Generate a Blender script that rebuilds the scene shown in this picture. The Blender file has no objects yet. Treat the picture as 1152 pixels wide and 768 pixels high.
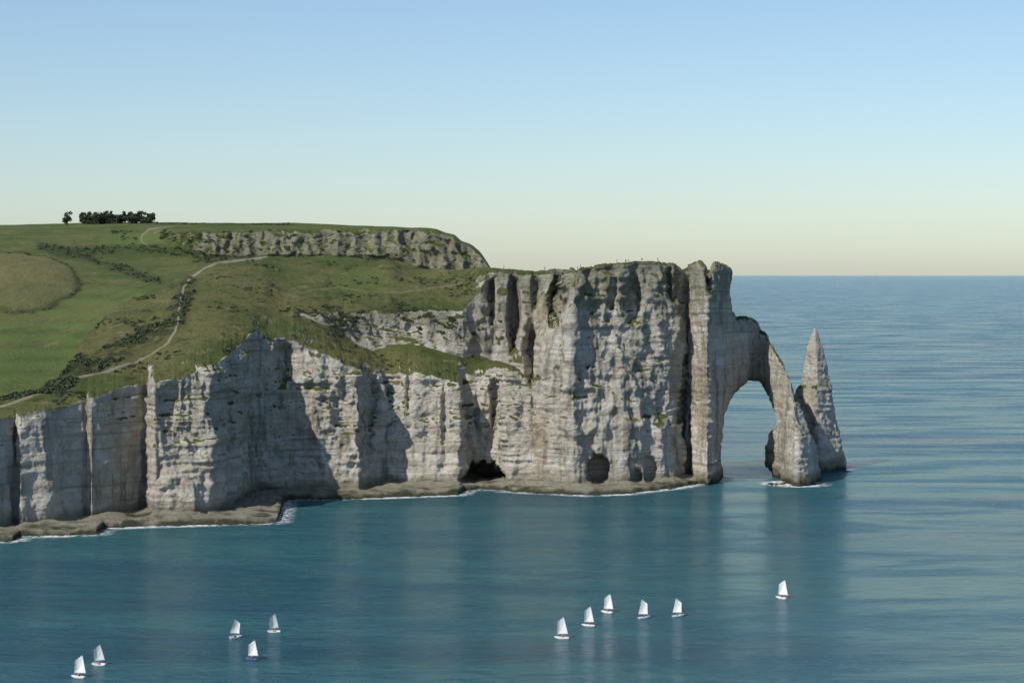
import bpy, bmesh, math, random
import numpy as np
from mathutils import Vector, Matrix
from mathutils.bvhtree import BVHTree
random.seed(4); rng=np.random.RandomState(7)
scene=bpy.context.scene
H=85.0; F=2400.0; CX=576.0; HY=309.0     # viewpoint height above the sea, focal ratio (survey bearings)
def bx(px,D): return (px-CX)/F*D
def bz(py,D): return H-(py-HY)/F*D

# ---------------------------------------------------------------- noise
_perm=rng.permutation(256); _perm=np.concatenate([_perm,_perm,_perm])
_g=rng.normal(size=(256,3)); _g/=np.linalg.norm(_g,axis=1)[:,None]
def perlin(P):
    P=np.asarray(P,float); i=np.floor(P).astype(int); f=P-i; u=f*f*f*(f*(f*6-15)+10); i&=255
    r=0
    for a in (0,1):
        for b in (0,1):
            for c in (0,1):
                h=_perm[_perm[_perm[i[...,0]+a]+i[...,1]+b]+i[...,2]+c]
                g=_g[h]; d=f-np.array([a,b,c])
                w=(u[...,0] if a else 1-u[...,0])*(u[...,1] if b else 1-u[...,1])*(u[...,2] if c else 1-u[...,2])
                r=r+w*(g*d).sum(-1)
    return r*1.5
def fbm(P,o=4):
    s=0;a=1
    for k in range(o):
        s=s+a*perlin(P*(2**k)+17.3*k); a*=.5
    return s
def ridged(P,o=3):
    s=0;a=1
    for k in range(o):
        s=s+a*(1-2*np.abs(perlin(P*(2**k)+9.1*k))*1.4); a*=.5
    return s/1.6
def sm(a,b,x):
    t=np.clip((x-a)/(b-a),0,1); return t*t*(3-2*t)
def curve(d,x):
    k=sorted(d); return np.interp(x,k,[d[i] for i in k])
def gs(v,s):
    n=int(s*3)+1; k=np.exp(-.5*(np.arange(-n,n+1)/s)**2); k/=k.sum()
    return np.convolve(np.pad(v,n,mode='reflect',reflect_type='odd'),k,'valid')
def segdist(px,py,pts):
    best=np.full(px.shape,1e9)
    for (x0,y0),(x1,y1) in zip(pts[:-1],pts[1:]):
        dx,dy=x1-x0,y1-y0; L=dx*dx+dy*dy+1e-9
        t=np.clip(((px-x0)*dx+(py-y0)*dy)/L,0,1)
        best=np.minimum(best,np.hypot(px-x0-t*dx,py-y0-t*dy))
    return best
def rockdisp(P,big=1.0):
    S=np.array
    r =3.8*ridged(P*S([1/23,1/23,1/70]),2)*big
    r+=1.7*ridged(P*S([1/7.5,1/7.5,1/24])+40,3)*(.5+.5*np.clip(perlin(P/35.+3)+.6,0,1.4))
    r+=1.5*fbm(P*S([1/6.,1/6.,1/5.5]),4)
    warp=P[...,2]+1.6*perlin(P/20.)
    lm=np.clip(.55+.9*perlin(P/16.+7),.1,1.2)      # ledges come and go along the face
    st=perlin(np.stack([P[...,0]*.006,P[...,1]*.006,warp/3.4],-1))+.7*np.tanh(4*perlin(np.stack([P[...,0]*.016,P[...,1]*.016,warp/1.9+30],-1)))
    r+=.75*st*lm
    return r

# ---------------------------------------------------------------- materials
def newmat(name):
    m=bpy.data.materials.new(name); m.use_nodes=True; nt=m.node_tree
    return m,nt,nt.nodes["Principled BSDF"]
class NT:
    def __init__(s,nt): s.nt=nt; s.pos=nt.nodes.new("ShaderNodeNewGeometry")
    def noise(s,sc,detail=4,rough=.55,dist=0,off=(0,0,0)):
        m=s.nt.nodes.new("ShaderNodeMapping"); m.inputs["Scale"].default_value=sc if isinstance(sc,tuple) else (sc,)*3
        m.inputs["Location"].default_value=off
        s.nt.links.new(s.pos.outputs["Position"],m.inputs[0])
        n=s.nt.nodes.new("ShaderNodeTexNoise"); n.inputs["Scale"].default_value=1; n.inputs["Detail"].default_value=detail
        n.inputs["Roughness"].default_value=rough; n.inputs["Distortion"].default_value=dist
        s.nt.links.new(m.outputs[0],n.inputs["Vector"]); return n.outputs[0]
    def ramp(s,v,a,b,lo=0.,hi=1.):
        n=s.nt.nodes.new("ShaderNodeMapRange"); n.interpolation_type='SMOOTHSTEP'
        n.inputs[1].default_value=a;n.inputs[2].default_value=b;n.inputs[3].default_value=lo;n.inputs[4].default_value=hi
        s.nt.links.new(v,n.inputs[0]); return n.outputs[0]
    def math(s,op,a,b=None):
        n=s.nt.nodes.new("ShaderNodeMath"); n.operation=op
        for i,v in enumerate((a,b)):
            if v is None: continue
            if isinstance(v,(int,float)): n.inputs[i].default_value=v
            else: s.nt.links.new(v,n.inputs[i])
        return n.outputs[0]
    def mix(s,f,a,b):
        n=s.nt.nodes.new("ShaderNodeMix"); n.data_type='RGBA'
        for k,v in ((0,f),(6,a),(7,b)):
            if isinstance(v,(int,float)): n.inputs[k].default_value=v
            elif isinstance(v,tuple): n.inputs[k].default_value=(*v,1)
            else: s.nt.links.new(v,n.inputs[k])
        return n.outputs[2]
    def attr(s,name):
        n=s.nt.nodes.new("ShaderNodeAttribute"); n.attribute_name=name; return n.outputs["Fac"]
    def bump(s,h,st,dist,prev=None):
        n=s.nt.nodes.new("ShaderNodeBump"); n.inputs["Strength"].default_value=st; n.inputs["Distance"].default_value=dist
        s.nt.links.new(h,n.inputs["Height"])
        if prev is not None: s.nt.links.new(prev,n.inputs["Normal"])
        return n.outputs[0]

def rockmat():
    m,nt,b=newmat("chalk_and_turf"); t=NT(nt)
    sep=nt.nodes.new("ShaderNodeSeparateXYZ"); nt.links.new(t.pos.outputs["Position"],sep.inputs[0]); Z=sep.outputs[2]
    sn=nt.nodes.new("ShaderNodeSeparateXYZ"); nt.links.new(t.pos.outputs["Normal"],sn.inputs[0]); NZ=sn.outputs[2]
    big=t.noise(.03,2)
    chalk=t.mix(t.ramp(big,.35,.65),(.62,.58,.49),(.49,.45,.36))
    chalk=t.mix(t.ramp(t.noise(.3,4,.7),.35,.7),chalk,(.70,.67,.60))
    bands=t.noise((.008,.008,.16),1,.5)
    chalk=t.mix(t.ramp(bands,.48,.60,0,.4),chalk,(.42,.37,.29))
    flint=t.noise((.016,.016,.85),3,.6,.25)
    chalk=t.mix(t.ramp(flint,.56,.64,0,.5),chalk,(.24,.22,.18))
    streak=t.noise((.16,.16,.018),4,.65,.3)
    chalk=t.mix(t.ramp(streak,.52,.67,0,.75),chalk,(.22,.20,.15))
    streak2=t.noise((.5,.5,.05),3,.6,.2,(30,0,0))
    chalk=t.mix(t.ramp(streak2,.56,.72,0,.5),chalk,(.14,.12,.09))
    rust=t.noise((.06,.06,.03),3,.6,.2,(5,80,0))
    chalk=t.mix(t.ramp(rust,.55,.72,0,.4),chalk,(.42,.29,.15))
    hz=t.math('ADD',t.math('MULTIPLY',Z,.012),t.noise((.12,.12,.05),4,.7,.3,(9,9,9)))
    chalk=t.mix(t.ramp(hz,1.25,1.5,0,.6),chalk,(.14,.15,.07))
    chalk=t.mix(t.math('MULTIPLY',t.attr("scrub_shade"),.7),chalk,(.10,.10,.055))  # scrub tint on chalk, plus the shade painted into the headland gully
    tz=t.math('ADD',Z,t.math('MULTIPLY',t.noise(.15,3),-7.0))
    chalk=t.mix(t.ramp(tz,0,3.0,.8,0),chalk,(.24,.22,.15))
    chalk=t.mix(t.ramp(tz,-3.0,-.6,.95,0),chalk,(.045,.05,.028))
    g1=t.noise(.018,3,.6); g2=t.noise(.14,5,.7,.4); g3=t.noise(1.2,3,.7)
    grass=t.mix(t.ramp(g1,.38,.62),(.085,.115,.032),(.175,.165,.062))
    grass=t.mix(t.ramp(g3,.35,.7,0,.65),grass,(.065,.08,.026))
    grass=t.mix(t.ramp(g2,.53,.66,0,.85),grass,(.038,.052,.018))
    grass=t.mix(t.ramp(t.noise(.09,4,.7,.3,(44,3,1)),.58,.70,0,.75),grass,(.25,.21,.12))
    sc=t.math('MULTIPLY',t.attr("scrub_shade"),t.ramp(t.noise(.25,4,.7),.38,.5))
    grass=t.mix(sc,grass,(.03,.038,.016))
    fld=t.attr("field"); grass=t.mix(t.math('MULTIPLY',fld,.7),grass,(.21,.19,.085))
    grass=t.mix(t.math('MULTIPLY',t.attr("green"),.8),grass,(.12,.175,.045))
    grass=t.mix(t.math('MULTIPLY',t.attr("path"),.75),grass,(.36,.32,.24))
    gm=t.math('ADD',NZ,t.math('MULTIPLY',t.math('SUBTRACT',t.noise(.2,4,.7),.5),.7))
    gm=t.ramp(gm,.52,.66); gm=t.math('MULTIPLY',gm,t.ramp(Z,16,26))
    col=t.mix(gm,chalk,grass)
    nt.links.new(col,b.inputs["Base Color"]); b.inputs["Roughness"].default_value=.95
    b.inputs["Specular IOR Level"].default_value=.15
    hsum=t.math('ADD',t.math('MULTIPLY',t.noise((.4,.4,.7),6,.74),2.0),t.math('MULTIPLY',flint,.35))
    nt.links.new(t.bump(hsum,.95,1.4),b.inputs["Normal"])
    return m
ROCK=rockmat()
def simple(name,col,rough=.6,var=.0,sc=2.0):
    m,nt,b=newmat(name); t=NT(nt)
    c2=tuple(c*(1-var) for c in col)
    nt.links.new(t.mix(t.noise(sc,4),c2,col),b.inputs["Base Color"]); b.inputs["Roughness"].default_value=rough
    return m

def grid_mesh(name,P,mat,attrs=None,wrap=False,cap_last=False):
    n,mr=P.shape[:2]
    me=bpy.data.meshes.new(name)
    idx=np.arange(n*mr).reshape(n,mr)
    if wrap: idx=np.vstack([idx,idx[:1]])
    q=np.stack([idx[:-1,:-1],idx[1:,:-1],idx[1:,1:],idx[:-1,1:]],-1).reshape(-1,4)
    me.from_pydata(P.reshape(-1,3).tolist(),[],q.tolist()+([list(map(int,idx[-1]))] if cap_last else []))
    for k,v in (attrs or {}).items():
        a=me.attributes.new(k,'FLOAT','POINT'); a.data.foreach_set("value",np.ascontiguousarray(v.reshape(-1),dtype=np.float32))
    me.materials.append(mat); me.update()
    me.polygons.foreach_set("use_smooth",[True]*len(me.polygons))
    o=bpy.data.objects.new(name,me); scene.collection.objects.link(o); return o
def gnormals(P):
    a=np.gradient(P,axis=0); b=np.gradient(P,axis=1); n=np.cross(a,b)
    return n/(np.linalg.norm(n,axis=-1,keepdims=True)+1e-9)

# ---------------------------------------------------------------- main cliff (lofted along the coast)
cols=np.arange(-300,803,1.0)
D0w=curve({-300:640,-100:666,0:680,14:681,22:694,30:694,108:699,116:716,170:722,290:729,312:733,320:800,326:808,400:811,515:824,522:840,540:846,566:842,572:838,600:832,660:823,700:827,760:851,785:868,803:892},cols)
D0=curve({-300:620,-100:684,-94:668,-40:700,-20:692,0:696,10:703,18:710,23:704,60:714,98:730,103:726,135:741,164:753,168:752,174:735,205:736,236:741,250:753,264:772,277:798,288:813,330:820,380:820,404:820,418:838,434:850,470:846,515:846,524:864,545:868,566:866,573:848,600:848,645:836,660:840,700:845,758:862,768:876,785:886,803:925},cols)
D0=np.maximum(D0,D0w+4)
z1=2.2+.8*perlin(np.stack([cols*.03,cols*0,cols*0],-1))
y2=curve({-300:545,-100:498,0:471,30:465,60:459,110:448,135:436,155:434,200:425,240:410,265:394,285:371,293:380,302:386,315:379,335:385,360:397,385:409,410:418,440:419,470:420,500:427,525:432,545:421,560:413,575:415,588:424,600:433,612:412,625:386,635:362,643:330,652:303,680:298,720:296,760:299,768:306,776:300,784:296,791:302,803:306},cols)
y2s=gs(y2,12)
y2=y2+2.2*perlin(np.stack([cols*.11,cols*0+3,cols*0],-1))+1.6*perlin(np.stack([cols*.35,cols*0+8,cols*0],-1))
D2=D0+curve({-300:6,0:6,160:5,185:9,240:12,290:6,400:12,520:14,600:9,640:10,655:15,760:16,803:8},cols)
D2s=gs(D2,14)
y5=curve({-300:510,-100:468,0:446,40:438,62:430,75:415,85:398,100:372,130:346,180:321,210:307,240:294,300:286,400:288,438:292,455:301,480:304,520:304,560:300,600:304,640:305,660:303,720:301,770:306,803:310},cols)
y5=gs(y5,5)+1.0*fbm(np.stack([cols*.06,cols*0+3,cols*0],-1),3)
D5=gs(curve({-300:720,0:745,40:752,62:766,85:800,100:850,130:885,180:930,240:975,300:1000,400:1000,455:985,500:975,530:962,560:944,600:936,640:905,660:890,720:895,803:950},cols),8)
def mid(a,b,f): return a+(b-a)*f
Z2=bz(y2,D2); Z2s=bz(y2s,D2s); Z5=bz(y5,D5)
w=sm(296,340,cols)
y3=curve({300:371,330:353,370:366,400:386,420:393,450:386,480:391,520:400,545:404,560:407,575:412,588:420,600:426,612:407,625:381,635:356,643:325,652:302.5,803:304},cols)
y3=np.minimum(y3,y2-1.5)
D3=curve({300:860,330:868,400:880,450:888,520:892,540:900,555:906,600:906,620:900,636:888,650:866,803:925},cols); D3=np.maximum(D3,D2+5)
y4=curve({300:362,330:350,370:351,400:351,420:350,450:347,480:345,520:348,535:334,545:316,560:308,600:307,625:307,643:306,652:302,803:305},cols)
y4=np.minimum(y4,y3-.5)+1.2*perlin(np.stack([cols*.12,cols*0+13,cols*0],-1))*w
D4=D3+curve({300:10,400:9,520:9,545:16,600:18,650:10,803:5},cols)
D3=w*D3+(1-w)*mid(D2s,D5,.25); D4=w*D4+(1-w)*mid(D2s,D5,.55)
D3=np.maximum(D3,D2+2)
Z3=w*bz(y3,D3)+(1-w)*mid(Z2s,Z5,.33); Z4=w*bz(y4,D4)+(1-w)*mid(Z2s,Z5,.65)
hw=sm(645,655,cols)
Z3=(1-hw)*Z3+hw*(Z2+.3); Z4=(1-hw)*Z4+hw*(Z2+.4)
D5=np.maximum(D5,D4+4); Z5=(1-hw)*Z5+hw*np.minimum(Z5,Z2+.6)
D6=D5+curve({-300:60,450:60,560:25,803:12},cols); Z6=Z5-curve({-300:14,60:12,450:30,560:60,803:95},cols)
keys=[(D0w-3,cols*0-4),(D0w,cols*0+.2),(D0w+1.5,z1*.8),(D0,z1+.8),(D2,Z2),(D3,Z3),(D4,Z4),(D5,Z5),(D6,Z6),(D6+8,cols*0-4)]
rows=[3,3,14,140,24,50,66,8,4]
Ds=[];Zs=[];Wt=[];SegT=[]
band=w
lw=1-.55*sm(185,155,cols)
for s,n in enumerate(rows):
    for k in range(n):
        t=k/n
        Ds.append(keys[s][0]*(1-t)+keys[s+1][0]*t); Zs.append(keys[s][1]*(1-t)+keys[s+1][1]*t)
        if s<=1: ww=cols*0+.1
        elif s==2: ww=cols*0+.15+.3*t*lw
        elif s==3: ww=lw*min(1,.5+t*3)*(1-.45*sm(.93,1,t))
        elif s==4: ww=(cols*0+.55*(1-t)**2)*lw+.08
        elif s==5: ww=.08+band*.8*math.sin(math.pi*min(1,t))**.5 if t>0 else cols*0+.08
        elif s==6:
            cl=sm(528,545,cols)*(1-hw); ww=.07+cl*.7*(1-t)
        else: ww=cols*0+.07
        if s>=4: ww=ww*(1-hw)+.10*hw
        Wt.append(ww); SegT.append(s+t)
Ds.append(keys[-1][0]);Zs.append(keys[-1][1]);Wt.append(cols*0);SegT.append(9)
Ds=np.stack(Ds,1);Zs=np.stack(Zs,1);Wt=np.stack(Wt,1);SegT=np.array(SegT)
slope=(SegT>=4.3)&(SegT<7)
for it in range(10):
    for A_ in (Ds,Zs):
        S_=A_.copy(); S_[:,1:-1]=(A_[:,:-2]+2*A_[:,1:-1]+A_[:,2:])/4
        msk=slope[None,:]&(w<.5)[:,None]; A_[msk]=S_[msk]
PX=np.repeat(cols[:,None],Ds.shape[1],1); PY=HY+(H-Zs)*F/Ds
P=np.stack([bx(PX,Ds),Ds,Zs],-1)
N=gnormals(P); N[...,2]*=.35
for it in range(8):
    N[1:-1]=(N[:-2]+N[1:-1]*2+N[2:])/4
N/= (np.linalg.norm(N,axis=-1,keepdims=True)+1e-9)
facing=np.sign((N*np.array([0,-1,0.3])).sum(-1)+1e-6).mean()
if facing<0: N=-N
disp=rockdisp(P)-1.5
soft=fbm(P*np.array([1/24,1/24,1/24]),5)*1.7
Q=P+N*(disp*Wt)[...,None]
Q[...,2]+=soft*(1-Wt)*(Zs>25)*.8*(SegT>=4)[None,:]
def carve(cx,cy,rx,ry,depth,pw=2.0,lo=.75):
    global Q
    n=.16*perlin(np.stack([PX*.15,PY*.15,PX*0],-1))+.1*perlin(np.stack([PX*.5,PY*.4,PX*0],-1))
    r=(np.abs((PX-cx)/rx)**pw+np.abs((PY-cy)/ry)**pw)**(1/pw)+n
    m=(1-sm(lo,1.05,r))*((SegT>=2.2)&(SegT<8))[None,:]
    Q[...,1]+=depth*m; Q[...,0]+=depth*m*(PX-CX)/F
carve(543,552,28,34,26)
carve(673,530,14,20,13)
carve(557,458,8,36,8,3,.4); carve(537,470,4,34,4,3,.3)
carve(732,528,9,18,5,2,.4); carve(716,537,8,12,5,2,.4)
carve(767,470,7,48,9,3,.5)
carve(690,330,7,30,4,2,.2); carve(712,338,12,34,8,2,.3); carve(735,455,18,30,3.5,2,.1)
carve(752,320,6,26,5,2,.3); carve(664,505,8,20,3,2,.3)
carve(318,410,16,30,5,2,.2); carve(417,470,9,60,6,2.5,.3)
carve(578,352,9,52,13,2,.3); carve(599,398,12,42,12,2,.2); carve(628,338,14,36,14,2,.3); carve(552,336,7,32,9,2,.3); carve(602,328,6,22,7,2,.3)
carve(252,480,8,70,4,2.5,.3); carve(460,440,5,30,3,2,.2); carve(500,470,5,50,4,2,.2)
scrub_shade=(np.exp(-(segdist(PX,PY,[(60,432),(110,408),(165,378),(195,368),(203,345),(212,322)])/10)**2)*.8
      +np.exp(-(segdist(PX,PY,[(370,352),(380,372),(450,352),(500,362),(545,385)])/12)**2)*.8
      +np.exp(-(segdist(PX,PY,[(262,392),(285,376),(340,396),(430,425)])/5)**2)*.5
      +.45*np.exp(-((PX-578)/24)**2-((PY-362)/42)**2)+.55*np.exp(-((PX-628)/12)**2-((PY-335)/28)**2)  # ravine: scrub tint that also paints the gully shade into the rock
      +np.exp(-(segdist(PX,PY,[(0,450),(60,436),(90,400)])/4)**2))*(SegT>=4)[None,:]
path=((1-sm(.5,1.6,np.abs(segdist(PX,PY,[(-60,468),(20,452),(55,441),(90,425),(120,418),(150,408),(172,395),(188,384),(197,374),(200,365),(201,349),(204,335),(208,322),(214,312),(228,303),(245,297),(300,290)]))))
     +(1-sm(.4,1.1,segdist(PX,PY,[(320,332),(350,325),(380,322),(420,328),(450,330),(480,326),(520,318)])))*.35)*(SegT>=4.2)[None,:]
z0=PX*0
terr=.5+.5*np.sin(Zs*2.2+3*perlin(P/25.))     # sheep-track terracettes following the contours
Q[...,2]+=.22*(terr-.5)*(Wt<.2)*(SegT>=4.2)[None,:]*(SegT<7)[None,:]
green=(1-sm(.8,1.1,np.hypot((PX-410)/42,(PY-318)/14)))*.4
cliff=grid_mesh("chalk_cliff",Q,ROCK,{"scrub_shade":np.clip(scrub_shade,0,1),"path":np.clip(path,0,1),"field":z0,"green":green},cap_last=True)

# ---------------------------------------------------------------- hills behind
fc=np.arange(-420,560,1.5)
D5f=gs(np.interp(fc,cols,D5),6); Z5f=gs(np.interp(fc,cols,Z5),6)
fy=[({-420:500,-100:470,0:405,60:388,100:352,130:336,180:317,240:297,300:292,450:305,560:312},{-420:860,0:880,100:980,180:1050,240:1130,300:1180,560:1240}),
    ({-420:400,-100:370,0:352,60:336,100:326,130:322,180:315,240:295,300:291,445:301,560:312},{-420:1020,0:1050,100:1120,180:1200,240:1270,300:1310,560:1330}),
    ({-420:300,-100:288,0:284,60:280,100:288,140:292,180:291,225:290,300:289,445:291,470:303,548:309,560:318},{-420:1300,0:1330,140:1340,225:1362,560:1370}),
    ({-420:272,0:268,60:266,140:262,180:260,225:259,300:258,445:259,490:259,500:263,512:265,518:272,530:276,540:284,552:302,560:318},{-420:1480,0:1480,140:1460,185:1420,225:1374,300:1374,560:1378}),
    ({-420:254,0:253,90:251,200:250,330:251,440:255,490:257.5,500:262,512:265.5,518:272.5,530:277,540:285,552:303,560:320},{-420:1800,0:1800,225:1760,440:1650,560:1500}),
    ({-420:262,200:260,440:264,490:270,545:300,560:325},{-420:2800,560:2300})]
K=[(D5f+6,Z5f-9)]
for i,(a,b) in enumerate(fy):
    d=gs(curve(b,fc),10); y=gs(curve(a,fc),[16,12,6,1.2,1.2,4][i]); K.append((d,bz(y,d)))
K.append((K[-1][0]+300,fc*0-4))
rowsf=[24,34,50,44,40,16,4]
Dl=[];Zl=[];Wl=[]
for s,n in enumerate(rowsf):
    for k in range(n):
        t=k/n
        Dl.append(K[s][0]*(1-t)+K[s+1][0]*t)
        Zl.append(K[s][1]*(1-t)+K[s+1][1]*t)
        Wl.append((sm(150,240,fc)*min(1,t*6+.3)*min(1,(1-t)*5+.4) if s==3 else fc*0))
Dl.append(K[-1][0]);Zl.append(K[-1][1]);Wl.append(fc*0)
Dl=np.stack(Dl,1);Zl=np.stack(Zl,1);Wl=np.stack(Wl,1)
sw=sm(240,170,fc)[:,None]
for it in range(60):
    S_=Zl.copy(); S_[:,1:-1]=(Zl[:,:-2]+2*Zl[:,1:-1]+Zl[:,2:])/4
    S_[:,150:]=Zl[:,150:]
    Zl=Zl*(1-sw)+S_*sw
PXf=np.repeat(fc[:,None],Dl.shape[1],1); PYf=HY+(H-Zl)*F/Dl
Pf=np.stack([bx(PXf,Dl),Dl,Zl],-1)
Qf=Pf.copy()
Qf[...,2]+=fbm(Pf*np.array([1/70,1/70,0]),5)*2.0*(1-Wl)*(Zl>30)*(.35+.65*(Dl<1600))
gul=ridged(Pf*np.array([1/16,0,1/80.])+np.array([0,3,0])+.25*perlin(Pf/30.)[...,None],3)*6.5+fbm(Pf/6.,4)*2.0
Qf[...,1]-=gul*Wl
Qf[...,0]+=Wl*fbm(Pf/9.+5,3)*1.5
Qf[...,2]+=Wl*fbm(Pf/np.array([12,12,12.])+11,4)*1.4
rr=np.hypot((PXf-8)/80,(PYf-318)/34)+.06*perlin(np.stack([PXf*.05,PYf*.05,PXf*0],-1))
knoll=np.clip(1-rr**2,0,1)**.7
Qf[...,2]+=knoll*6+knoll*fbm(Pf/np.array([12,12,12.]),4)*1.2
field=1-sm(.90,1.02,rr)
terf=np.sin(Zl*1.35+2.5*perlin(Pf/60.))
Qf[...,2]+=.35*terf*(PYf>322)*(1-field)
grn=sm(.98,1.08,rr)*(.25+.6*(.5+.5*terf)*(PYf>322))+.6*(1-sm(.8,1.05,np.hypot((PXf-150)/40,(PYf-270)/7)))
scr=(np.exp(-((rr-1)/.045)**2)*.7+np.exp(-(segdist(PXf,PYf,[(45,277),(90,288),(150,308),(180,318)])/5)**2)
     +np.exp(-(segdist(PXf,PYf,[(60,283),(150,282),(220,286)])/5)**2)*.9+np.exp(-(segdist(PXf,PYf,[(185,266),(222,266)])/5)**2)
     +np.exp(-(segdist(PXf,PYf,[(130,262),(150,268)])/6)**2)*.8+np.exp(-(segdist(PXf,PYf,[(176,252),(330,253)])/1.4)**2)*.8
     +np.exp(-((PYf-291)/5)**2)*(PXf>215)*(PXf<450)*.7
     +.6*Wl*(1-sm(.0,.5,np.abs(perlin(np.stack([PXf*.09+PYf*.04,PXf*0,PXf*0],-1))))))
pth=(1-sm(.4,1.1,segdist(PXf,PYf,[(165,278),(159,272),(160,265),(168,260),(200,256)])))*.7
hills=grid_mesh("hills",Qf,ROCK,{"scrub_shade":np.clip(scr,0,1),"path":np.clip(pth,0,1),"field":field*.7,"green":np.clip(grn,0,1)})

# ---------------------------------------------------------------- sea arch
outl=[(776,556),(776,420),(777,330),(781,300),(786,295),(791,301),(793,318),(796,325),(799,308),(804,296),(812,298),(820,304),(818,330),(820,350),(826,358),(843,359),(852,369),(864,384),(873,399),(881,413),(889,431),(892,448),(899,463),(907,478),(914,498),(918,520),(922,556),(870,556),(871,532),(864,525),(862,513),(868,487),(879,481),(875,466),(867,448),(860,433),(853,427),(843,425),(833,430),(824,440),(817,456),(812,476),(809,500),(811,530),(811,556)]
bm=bmesh.new(); T=24.0
vs=[bm.verts.new((x,-T,-y)) for x,y in outl]; f=bm.faces.new(vs)
r=bmesh.ops.extrude_face_region(bm,geom=[f]); bmesh.ops.translate(bm,vec=(0,2*T,0),verts=[v for v in r['geom'] if isinstance(v,bmesh.types.BMVert)])
bmesh.ops.triangulate(bm,faces=bm.faces[:]); bmesh.ops.recalc_face_normals(bm,faces=bm.faces[:])
me=bpy.data.meshes.new("tmp"); bm.to_mesh(me); bm.free(); to=bpy.data.objects.new("tmp",me); scene.collection.objects.link(to)
md=to.modifiers.new("r",'REMESH'); md.mode='VOXEL'; md.voxel_size=1.1
dg=bpy.context.evaluated_depsgraph_get(); am=bpy.data.meshes.new_from_object(to.evaluated_get(dg)); bpy.data.objects.remove(to)
n=len(am.vertices); V=np.empty(n*3); am.vertices.foreach_get("co",V); V=V.reshape(-1,3)
px=V[:,0]; py=-V[:,2]; yy=V[:,1]/T
d=segdist(px,py,outl+[outl[0]])
thick=curve({776:11,800:11,815:8.5,850:7,880:7.5,900:9,922:10},px)*(.42+.58*np.sqrt(np.clip(d/9,0,1)))*(1+.35*sm(440,540,py))
pg=np.arange(770,930,1.)
Dc=np.interp(px,pg,gs(curve({770:886,778:886,793:876,822:906,852:930,864:916,880:886,890:872,902:878,922:900},pg),2.5))
Dc=Dc-6*sm(880,895,px)*sm(450,530,py)
W3=np.stack([bx(px,Dc),Dc+yy*thick,bz(py,Dc)],-1)
am.vertices.foreach_set("co",W3.reshape(-1)); am.update()
NN=np.empty(n*3); am.vertices.foreach_get("normal",NN); NN=NN.reshape(-1,3)
dd=(rockdisp(W3)*.42-.6)+fbm(W3/2.2,3)*.4
W3=W3+NN*dd[:,None]
am.vertices.foreach_set("co",W3.reshape(-1)); am.materials.clear(); am.materials.append(ROCK)
am.polygons.foreach_set("use_smooth",[True]*len(am.polygons)); am.update(); am.name="sea_arch"
arch=bpy.data.objects.new("sea_arch",am); scene.collection.objects.link(arch)

# ---------------------------------------------------------------- needle
hs=np.linspace(0,1,190); pyn=534-(534-369)*hs; Dn=938.
xl=curve({369:916,374:914,382:911,395:908,410:906,430:904,438:899,450:895,470:894,490:893,505:891,520:889,534:888},pyn)
xr=curve({369:918,374:920,382:922,395:926,410:929,430:932,450:935,470:939,490:945,505:949,520:951,534:953},pyn)
th=np.linspace(0,2*np.pi,120,endpoint=False)
cx=(xl+xr)/2; rad=(xr-xl)/2*Dn/F
pl=1/(np.abs(np.cos(th+.12))**1.15+np.abs(np.sin(th+.12))**1.15)**(1/1.15); pl=pl/np.abs(pl*np.cos(th)).max()
A=(np.cos(th)*pl)[:,None]*rad[None,:]; B=(np.sin(th)*pl)[:,None]*rad[None,:]*1.5
Pn=np.stack([bx(cx,Dn)[None,:]+A, Dn+B, np.repeat(bz(pyn,Dn)[None,:],120,0)],-1)
Nn=np.stack([np.cos(th)[:,None]*np.ones_like(A),np.sin(th)[:,None]*np.ones_like(A),A*0],-1)
dn=rockdisp(Pn)*.38-.3+fbm(Pn/2.2,3)*.4
Pn=Pn+Nn*(dn*np.clip(rad/7,.12,1)[None,:])[...,None]
grid_mesh("sea_stack",Pn,ROCK,wrap=True)

def rocks(name,spots):
    bm=bmesh.new()
    for (x,y,s) in spots:
        m=Matrix.Translation((x,y,random.uniform(-.3,.2)*s))@Matrix.Rotation(random.random()*6,4,'Z')@Matrix.Diagonal((s*random.uniform(.8,1.6),s*random.uniform(.6,1.2),s*random.uniform(.3,.6),1))
        r=bmesh.ops.create_icosphere(bm,subdivisions=2,radius=1,matrix=m)
        for v in r['verts']:
            k=.25*math.sin(v.co.x*2.1/s+v.co.z*3)+.2*math.sin(v.co.y*3.3/s); v.co+=Vector((v.co.x-x,v.co.y-y,v.co.z))*k*.6
    me=bpy.data.meshes.new(name); bm.to_mesh(me); bm.free(); me.materials.append(ROCK)
    o=bpy.data.objects.new(name,me); scene.collection.objects.link(o)
sp=[]
for i in range(240):
    c=random.choice([random.uniform(-200,310),random.uniform(320,520),random.uniform(570,800)])
    Dw=float(np.interp(c,cols,D0w)); sp.append((bx(c,Dw),Dw+random.uniform(-2,7),random.uniform(.4,1.6)))
for i in range(40):
    c=random.uniform(862,925); sp.append((bx(c,862),random.uniform(858,872),random.uniform(.4,1.3)))
for i in range(30):
    c=random.uniform(895,956); sp.append((bx(c,930),random.uniform(922,938),random.uniform(.5,1.8)))
rocks("boulders",sp)

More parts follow.
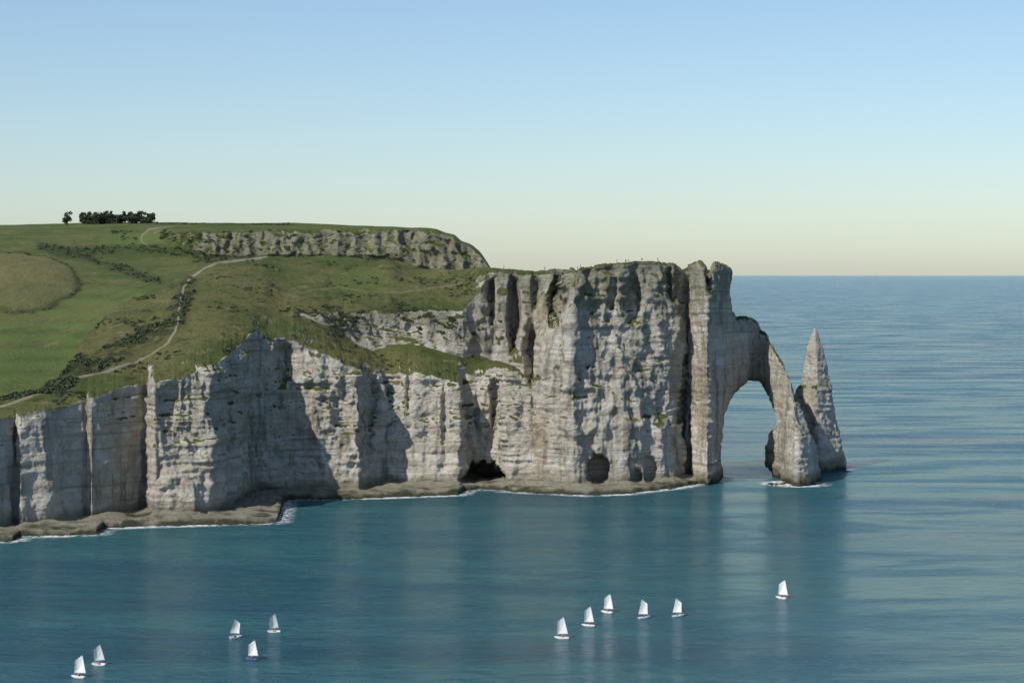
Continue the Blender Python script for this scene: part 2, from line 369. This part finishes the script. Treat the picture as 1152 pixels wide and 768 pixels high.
# ---------------------------------------------------------------- sea + surf
m,nt,b=newmat("sea_water"); t=NT(nt)
big=t.noise((.0016,.005,0),5,.6,.8); mid_=t.noise((.010,.030,0),5,.65,.5); fine=t.noise((.10,.32,0),4,.7,.2)
c=t.mix(t.ramp(big,.38,.60),(.016,.085,.115),(.032,.145,.158))
c=t.mix(t.ramp(mid_,.44,.62,0,.55),c,(.012,.066,.096))
c=t.mix(t.ramp(fine,.48,.68,0,.55),c,(.008,.048,.072))
nt.links.new(c,b.inputs["Base Color"]); b.inputs["IOR"].default_value=1.333
nt.links.new(t.ramp(mid_,.4,.62,.12,.28),b.inputs["Roughness"])
bp=t.bump(t.noise((.045,.11,0),3,.6,.5),.65,4.5)
bp=t.bump(t.noise((.22,.5,0),5,.72,.3),1.0,1.7,bp)
nt.links.new(bp,b.inputs["Normal"])
bm=bmesh.new()
R=[0,300,600,900,1500,3000,8000,25000,80000,200000]
prev=None; NS=96
for r_ in R[1:]:
    ring=[bm.verts.new((r_*math.cos(a*2*math.pi/NS),r_*math.sin(a*2*math.pi/NS)+300,0)) for a in range(NS)]
    if prev is None: bm.faces.new(ring)
    else:
        for i in range(NS): bm.faces.new((prev[i],ring[i],ring[(i+1)%NS],prev[(i+1)%NS]))
    prev=ring
bmesh.ops.recalc_face_normals(bm,faces=bm.faces[:])
me=bpy.data.meshes.new("sea"); bm.to_mesh(me); bm.free()
if me.polygons[0].normal.z<0: me.flip_normals()
me.materials.append(m); sea=bpy.data.objects.new("sea",me); scene.collection.objects.link(sea)
m,nt,b=newmat("surf_foam"); t=NT(nt); b.inputs["Base Color"].default_value=(.75,.78,.78,1); b.inputs["Roughness"].default_value=.8
al=t.math('MULTIPLY',t.attr("a"),t.ramp(t.math('ADD',t.noise(.45,5,.7,.4),t.math('MULTIPLY',t.noise(.04,2),.5)),.66,.86)); nt.links.new(al,b.inputs["Alpha"])
def ribbon(pts,width,parts):
    pts=np.array(pts); tg=np.gradient(pts,axis=0); nr=np.stack([tg[:,1],-tg[:,0]],-1); nr/=np.linalg.norm(nr,axis=1)[:,None]+1e-9
    us=np.linspace(-2.5,1,8)
    Pg=np.stack([np.stack([pts[:,0]+nr[:,0]*u*width,pts[:,1]+nr[:,1]*u*width,pts[:,0]*0+.03],-1) for u in us],1)
    al=np.stack([np.full(len(pts),1-max(0,u)**1.5) for u in us],1)
    parts.append((Pg,al))
parts=[]
xs=np.arange(-300,803,2.); dw=np.interp(xs,cols,D0w)
ribbon(np.stack([bx(xs,dw),dw-1],-1),6.0,parts)
for (cx_,cy_,rx_,ry_) in [(bx(895,868),868,12,12),(bx(921,938),938,14,12),(bx(797,890),890,8,14)]:
    a=np.linspace(math.pi*2,0,60); ribbon(np.stack([cx_+rx_*np.cos(-a),cy_+ry_*np.sin(-a)],-1),3.5,parts)
vs=[];fs=[];av=[];o_=0
for Pg,al_ in parts:
    n_,m_=Pg.shape[:2]; idx=np.arange(n_*m_).reshape(n_,m_)+o_; o_+=n_*m_
    vs+=Pg.reshape(-1,3).tolist(); av+=al_.reshape(-1).tolist()
    fs+=np.stack([idx[:-1,:-1],idx[1:,:-1],idx[1:,1:],idx[:-1,1:]],-1).reshape(-1,4).tolist()
me=bpy.data.meshes.new("surf"); me.from_pydata(vs,[],fs); a_=me.attributes.new("a",'FLOAT','POINT'); a_.data.foreach_set("value",av); me.materials.append(m)
so=bpy.data.objects.new("surf",me); scene.collection.objects.link(so)

# ---------------------------------------------------------------- trees on the far ridge
m,nt,b=newmat("dark_foliage"); t=NT(nt); nt.links.new(t.mix(t.noise(.4,3,.7),(.022,.034,.014),(.060,.078,.030)),b.inputs["Base Color"]); b.inputs["Roughness"].default_value=.9; FOL=m
BARK=simple("bark",(.10,.08,.06),.9,.4)
dg=bpy.context.evaluated_depsgraph_get()
bvh_h=BVHTree.FromObject(hills,dg)
def ground(b,x,y):
    h=b.ray_cast(Vector((x,y,400)),Vector((0,0,-1))); return h[0].z if h[0] else 0
def add_tree(bm,x,y,z,h,wd):
    def limb(p,q,r0,r1):
        ax=(q-p).normalized(); s=ax.orthogonal().normalized(); u=ax.cross(s)
        a=[bm.verts.new(p+(s*math.cos(k*1.2566)+u*math.sin(k*1.2566))*r0) for k in range(5)]
        c=[bm.verts.new(q+(s*math.cos(k*1.2566)+u*math.sin(k*1.2566))*r1) for k in range(5)]
        for k in range(5):
            f=bm.faces.new((a[k],a[(k+1)%5],c[(k+1)%5],c[k])); f.material_index=1
    base=Vector((x,y,z-1)); top=base+Vector((random.uniform(-.5,.5),0,h*.5))
    limb(base,top,h*.035,h*.02)
    cl=[]
    for k in range(11):
        a=random.random()*6.28; q=top+Vector((math.cos(a)*wd*random.uniform(.2,.9),math.sin(a)*wd*random.uniform(.2,.9),h*random.uniform(-.25,.38)))
        limb(base.lerp(top,random.uniform(.5,1)),q,h*.015,h*.005); cl.append((q,random.uniform(.25,.45)*wd))
    for q,rr_ in cl:
        for j in range(110):
            dv=Vector((random.gauss(0,1),random.gauss(0,1),random.gauss(0,.8))); dv=dv.normalized()*rr_*random.uniform(.5,1.08); c0=q+dv
            s=random.uniform(.22,.5); e1=Vector((random.gauss(0,1),random.gauss(0,1),random.gauss(0,1))).normalized(); e2=e1.orthogonal().normalized()
            bm.faces.new([bm.verts.new(c0+e1*s),bm.verts.new(c0+e2*s),bm.verts.new(c0-e1*s),bm.verts.new(c0-e2*s)])
def tree_obj(name,lst):
    bm=bmesh.new()
    for px_,D_,h,wd in lst:
        x=bx(px_,D_); add_tree(bm,x,D_,ground(bvh_h,x,D_),h,wd)
    me=bpy.data.meshes.new(name); bm.to_mesh(me); bm.free(); me.materials.append(FOL); me.materials.append(BARK)
    o=bpy.data.objects.new(name,me); scene.collection.objects.link(o)
tree_obj("row_of_trees",[(93+k*2.8+random.uniform(-1,1),1740+random.uniform(-15,15),random.choice([6,8,9,11,12.5]),random.uniform(3.2,5.2)) for k in range(29)])
tree_obj("tree",[(75,1740,12.5,5.0)])
bm=bmesh.new()
def clump(c0,s):
    for j in range(26):
        dv=Vector((random.gauss(0,1),random.gauss(0,1),abs(random.gauss(0,.7)))).normalized()*s*random.uniform(.4,1)
        dv.z*=.7; p=c0+dv; q=random.uniform(.18,.34)*s; e1=Vector((random.gauss(0,1),random.gauss(0,1),random.gauss(0,1))).normalized(); e2=e1.orthogonal().normalized()
        bm.faces.new([bm.verts.new(p+e1*q),bm.verts.new(p+e2*q),bm.verts.new(p-e1*q),bm.verts.new(p-e2*q)])
NQ=np.abs(gnormals(Q)[...,2]); cand=np.argwhere((scrub_shade>.25)&(NQ>.6)&(Q[...,2]>25)&(perlin(Q/14.)>.0)&(SegT<7)[None,:])
for k in rng.choice(len(cand),min(len(cand),900),replace=False):
    i,j=cand[k]; clump(Vector(Q[i,j]),random.uniform(.5,1.5))
cand=np.argwhere((NQ>.7)&(Q[...,2]>30)&((SegT<7)&(SegT>4.1))[None,:]&(perlin(Q/22.+5)>.22)&(path<.1)&(PX>60))
for k in rng.choice(len(cand),min(len(cand),800),replace=False):
    i,j=cand[k]; clump(Vector(Q[i,j]),random.uniform(.35,1.2))
NF=np.abs(gnormals(Qf)[...,2]); cand=np.argwhere((scr>.45)&(NF>.6)&(Qf[...,2]>30)&(PXf>-60))
for k in rng.choice(len(cand),min(len(cand),900),replace=False):
    i,j=cand[k]; clump(Vector(Qf[i,j]),random.uniform(.7,2.0))
me=bpy.data.meshes.new("gorse_bushes"); bm.to_mesh(me); bm.free(); me.materials.append(FOL)
scene.collection.objects.link(bpy.data.objects.new("gorse_bushes",me))

# ---------------------------------------------------------------- people
def skinned(name,joints,edges,radii,mat,sub=1):
    me=bpy.data.meshes.new(name); me.from_pydata(joints,edges,[]); o=bpy.data.objects.new(name,me); scene.collection.objects.link(o)
    md=o.modifiers.new("s",'SKIN')
    for i,r_ in enumerate(radii): me.skin_vertices[0].data[i].radius=(r_,r_)
    me.skin_vertices[0].data[0].use_root=True
    s=o.modifiers.new("u",'SUBSURF'); s.levels=sub; s.render_levels=sub
    dg=bpy.context.evaluated_depsgraph_get(); m2=bpy.data.meshes.new_from_object(o.evaluated_get(dg)); bpy.data.objects.remove(o)
    m2.name=name; return m2
SK=simple("skin",(.45,.28,.2),.6,.1)
CLO=[simple("cloth_%d"%i,c,.8,.25,9) for i,c in enumerate([(.03,.04,.09),(.35,.05,.04),(.5,.5,.48),(.05,.12,.2),(.04,.04,.04)])]
HAIR=simple("hair",(.05,.03,.02),.8)
J=[(0,0,.95),(0,0,1.2),(0,0,1.43),(0,0,1.53),(0,-.01,1.66),
   (.2,0,1.40),(.25,.02,1.13),(.26,-.06,.86),(-.2,0,1.40),(-.26,.02,1.13),(-.25,-.05,.86),
   (.1,0,.9),(.12,-.03,.5),(.12,.02,.07),(.13,-.14,.04),(-.1,0,.9),(-.11,.05,.5),(-.12,.1,.07),(-.13,-.05,.04)]
E=[(0,1),(1,2),(2,3),(3,4),(2,5),(5,6),(6,7),(2,8),(8,9),(9,10),(0,11),(11,12),(12,13),(13,14),(0,15),(15,16),(16,17),(17,18)]
RD=[.14,.14,.15,.06,.10,.07,.05,.035,.07,.05,.035,.095,.065,.045,.04,.095,.065,.045,.04]
pm=skinned("person_body",J,E,RD,SK)
def paint(me,zn,zw):
    for p in me.polygons:
        z=p.center.z; p.use_smooth=True
        p.material_index=(3 if (z>zn+.16 or (z>zn+.05 and p.center.y>.0)) else 0) if z>zn else (2 if z>zw else 1)
for px_,c1,c2 in [(567,0,1),(613,4,2),(650,0,3),(653,3,1),(704,4,0),(707,0,2),(722,0,1),(486,4,2),(740,3,4),(694,0,4)]:
    i=int(px_+300); best=max(range(Q.shape[1]),key=lambda j:(Q[i,j,2]-H)/Q[i,j,1] if 4.0<=SegT[j]<7.5 else -9)
    me=pm.copy(); me.materials.clear()
    for mm in (SK,CLO[c1],CLO[c2],HAIR): me.materials.append(mm)
    paint(me,1.5,.95)
    o=bpy.data.objects.new("person",me); scene.collection.objects.link(o)
    o.location=(Q[i,best,0],Q[i,best,1],float(Q[i,best,2])-.03); o.rotation_euler=(0,0,random.random()*6)

# ---------------------------------------------------------------- sailing dinghies
HULL=simple("white_gelcoat",(.78,.78,.76),.3,.05)
m,nt,b=newmat("sailcloth"); t=NT(nt); nt.links.new(t.mix(t.noise(1.5,2),(.70,.70,.68),(.80,.80,.78)),b.inputs["Base Color"]); b.inputs["Roughness"].default_value=.7
SAIL=m; MAST=simple("aluminium_spar",(.35,.35,.36),.35); WOOD=simple("varnished_wood",(.22,.11,.05),.4,.3)
HULLS=[HULL,simple("blue_gelcoat",(.06,.12,.26),.3,.05)]
LJ=simple("life_jacket",(.65,.12,.03),.7,.1)
def hull_mesh():
    bm=bmesh.new(); L=3.1; n=13; rings=[]
    for i in range(n):
        t=i/(n-1); y=-L/2+L*t; wd=(.42+.30*math.sin(math.pi*min(1,t*.8+.12)))*(1 if t<.55 else 1-.45*((t-.55)/.45)**1.6); kz=-.14+.36*max(0,(t-.55)/.45)**2+.06*max(0,(.2-t)/.2)
        top=.36+.12*t*t
        pr=[(-wd,top),(-wd*.97,(top+kz)/2),(-wd*.78,kz+.05),(0,kz-.02),(wd*.78,kz+.05),(wd*.97,(top+kz)/2),(wd,top),
            (wd-.07,top),(wd*.85-.05,kz+.12),(0,kz+.08),(-wd*.85+.05,kz+.12),(-wd+.07,top)]
        rings.append([bm.verts.new((x,y,z)) for x,z in pr])
    k=len(rings[0])
    for a,c in zip(rings[:-1],rings[1:]):
        for j in range(k): bm.faces.new((a[j],a[(j+1)%k],c[(j+1)%k],c[j]))
    bm.faces.new(rings[0][:7]); bm.faces.new(rings[-1][:7])
    def box(cx,cy,cz,sx,sy,sz,mi):
        r=bmesh.ops.create_cube(bm,size=1,matrix=Matrix.Translation((cx,cy,cz))@Matrix.Diagonal((sx,sy,sz,1)))
        for f in {f for v in r['verts'] for f in v.link_faces}: f.material_index=mi
    box(0,.15,.24,1.2,.22,.04,1); box(0,-L/2-.09,.1,.03,.16,.75,1); box(0,-L/2+.35,.42,.03,.9,.03,1); box(0,1.0,.33,.9,.14,.04,1)
    bmesh.ops.recalc_face_normals(bm,faces=bm.faces[:])
    me=bpy.data.meshes.new("hull"); bm.to_mesh(me); bm.free(); me.materials.append(HULL); me.materials.append(WOOD)
    return me
hm=hull_mesh()
hms=[]
for h_ in HULLS:
    q=hm.copy(); q.materials[0]=h_; hms.append(q)
def rod(p,q,r,mat,name):
    p=Vector(p);q=Vector(q); bm=bmesh.new()
    d=q-p; M=Matrix.Translation((p+q)/2)@d.to_track_quat('Z','Y').to_matrix().to_4x4()
    bmesh.ops.create_cone(bm,cap_ends=True,segments=8,radius1=r,radius2=r*.7,depth=d.length,matrix=M)
    me=bpy.data.meshes.new(name); bm.to_mesh(me); bm.free(); me.materials.append(mat); return me
MY=.98
mast=rod((0,MY,.1),(0,MY,3.5),.05,MAST,"mast")
def boom_parts(ang):
    s,c=math.sin(ang),math.cos(ang)
    boom=rod((0,MY,.85),(s*2.3,MY-c*2.3,.9),.04,MAST,"boom")
    tp=(s*1.35,MY-c*1.35,4.45); sprit=rod((0,MY,1.5),tp,.03,MAST,"sprit")
    n=12; g=[]
    A=Vector((s*.05,MY-c*.05,.95)); B=Vector((s*2.25,MY-c*2.25,1.0)); C=Vector(tp); Dd=Vector((s*.05,MY-c*.05,3.4))
    nrm=Vector((c,s,0))*(1 if ang>0 else -1)
    for i in range(n+1):
        row=[]
        for j in range(n+1):
            u=i/n; v=j/n; p=A.lerp(B,u).lerp(Dd.lerp(C,u),v); p=p+nrm*(.34*math.sin(math.pi*u**.8)*(.35+.65*math.sin(math.pi*min(1,v*.9+.05))))
            row.append(tuple(p))
        g.append(row)
    vs=[p for r_ in g for p in r_]; m1=n+1
    fs=[(i*m1+j,(i+1)*m1+j,(i+1)*m1+j+1,i*m1+j+1) for i in range(n) for j in range(n)]
    sm_=bpy.data.meshes.new("sail"); sm_.from_pydata(vs,[],fs); sm_.materials.append(SAIL)
    for p in sm_.polygons: p.use_smooth=True
    return boom,sprit,sm_
Js=[(0,0,.30),(.03,0,.52),(.06,0,.74),(.06,-.0,.83),(.05,0,.95),(.06,.18,.70),(.0,.30,.52),(-.14,.34,.44),(.06,-.18,.70),(0,-.3,.52),(-.12,-.42,.44),
    (0,.1,.28),(-.42,.12,.34),(-.55,.13,.02),(-.66,.13,0),(0,-.1,.28),(-.42,-.12,.34),(-.55,-.13,.02),(-.66,-.13,0)]
sm_body=skinned("sailor_body",Js,E,[.14,.15,.16,.06,.10,.07,.05,.035,.07,.05,.035,.09,.06,.045,.04,.09,.06,.045,.04],SK)
sm_body.materials.clear()
for mm in (SK,CLO[0],LJ,HAIR): sm_body.materials.append(mm)
for p in sm_body.polygons:
    z=p.center.z; p.use_smooth=True
    p.material_index=3 if z>.96 else 0 if z>.80 else (2 if (z>.42 and abs(p.center.y)<.2) else 1)
def boat(idx,px_,py_,hgt,head,boom_ang,heel):
    D_=H*F/(py_-HY); x=bx(px_,D_)
    e=bpy.data.objects.new("sailing_dinghy",None); scene.collection.objects.link(e)
    e.location=(x,D_,0.02); e.rotation_euler=(0,heel,head); k=hgt/4.45*D_/F; e.scale=(k,)*3
    b1,b2,s1=boom_parts(boom_ang)
    side=-1 if boom_ang>0 else 1
    for nm,me in (("hull",hms[[0,0,0,0,1,0,0,0,0,0,0][idx]]),("mast",mast),("boom",b1),("sprit",b2),("sail",s1)):
        o=bpy.data.objects.new(nm,me); scene.collection.objects.link(o); o.parent=e
    o=bpy.data.objects.new("sailor",sm_body); scene.collection.objects.link(o); o.parent=e; o.location=(side*.5,-.35,.12); o.rotation_euler=(0,0,0 if side>0 else math.pi)
for i,(a,b_,h_,hd,bo,he) in enumerate([(88,762,25,1.2,.45,.12),(111,748,23,1.35,.5,-.08),(265,717,21,-.9,-.5,.14),(308,711,21,1.7,.3,-.1),(283,742,22,1.1,.5,.08),
   (632,718,24,1.35,.35,.05),(662,704,22,1.3,.5,.14),(683,689,21,1.0,.6,.12),(725,695,21,-1.1,-.4,-.08),(763,693,20,-1.2,-.5,-.06),(879,673,21,.8,.5,.12)]):
    boat(i,a,b_,h_,hd,bo,he)
bpy.data.meshes.remove(hm)

# ---------------------------------------------------------------- light, sky, camera
el=math.radians(45); az=math.atan2(-.68,-.73)
W=bpy.data.worlds.new("World"); scene.world=W; W.use_nodes=True; nt=W.node_tree
sk=nt.nodes.new("ShaderNodeTexSky"); sk.sky_type='NISHITA'; sk.sun_disc=False; sk.sun_elevation=el; sk.sun_rotation=az
sk.dust_density=.5; sk.air_density=1.0; sk.ozone_density=4.5
nt.links.new(sk.outputs[0],nt.nodes["Background"].inputs[0]); nt.nodes["Background"].inputs[1].default_value=.125
sl=bpy.data.lights.new("sun",'SUN'); sl.energy=4.4; sl.angle=math.radians(.5); sl.color=(1,.95,.86)
so_=bpy.data.objects.new("sun",sl); scene.collection.objects.link(so_)
to_sun=Vector((math.sin(az)*math.cos(el),math.cos(az)*math.cos(el),math.sin(el))); so_.rotation_euler=to_sun.to_track_quat('Z','Y').to_euler()
cam=bpy.data.cameras.new("camera"); co=bpy.data.objects.new("camera",cam); scene.collection.objects.link(co)
co.location=(0,0,H); co.rotation_euler=(math.radians(90),0,0); cam.sensor_width=36; cam.lens=F/1152*36; cam.shift_y=-(384-HY)/1152
cam.clip_start=1; cam.clip_end=400000; scene.camera=co
scene.view_settings.view_transform='Standard'; scene.view_settings.look='None'; scene.view_settings.exposure=0
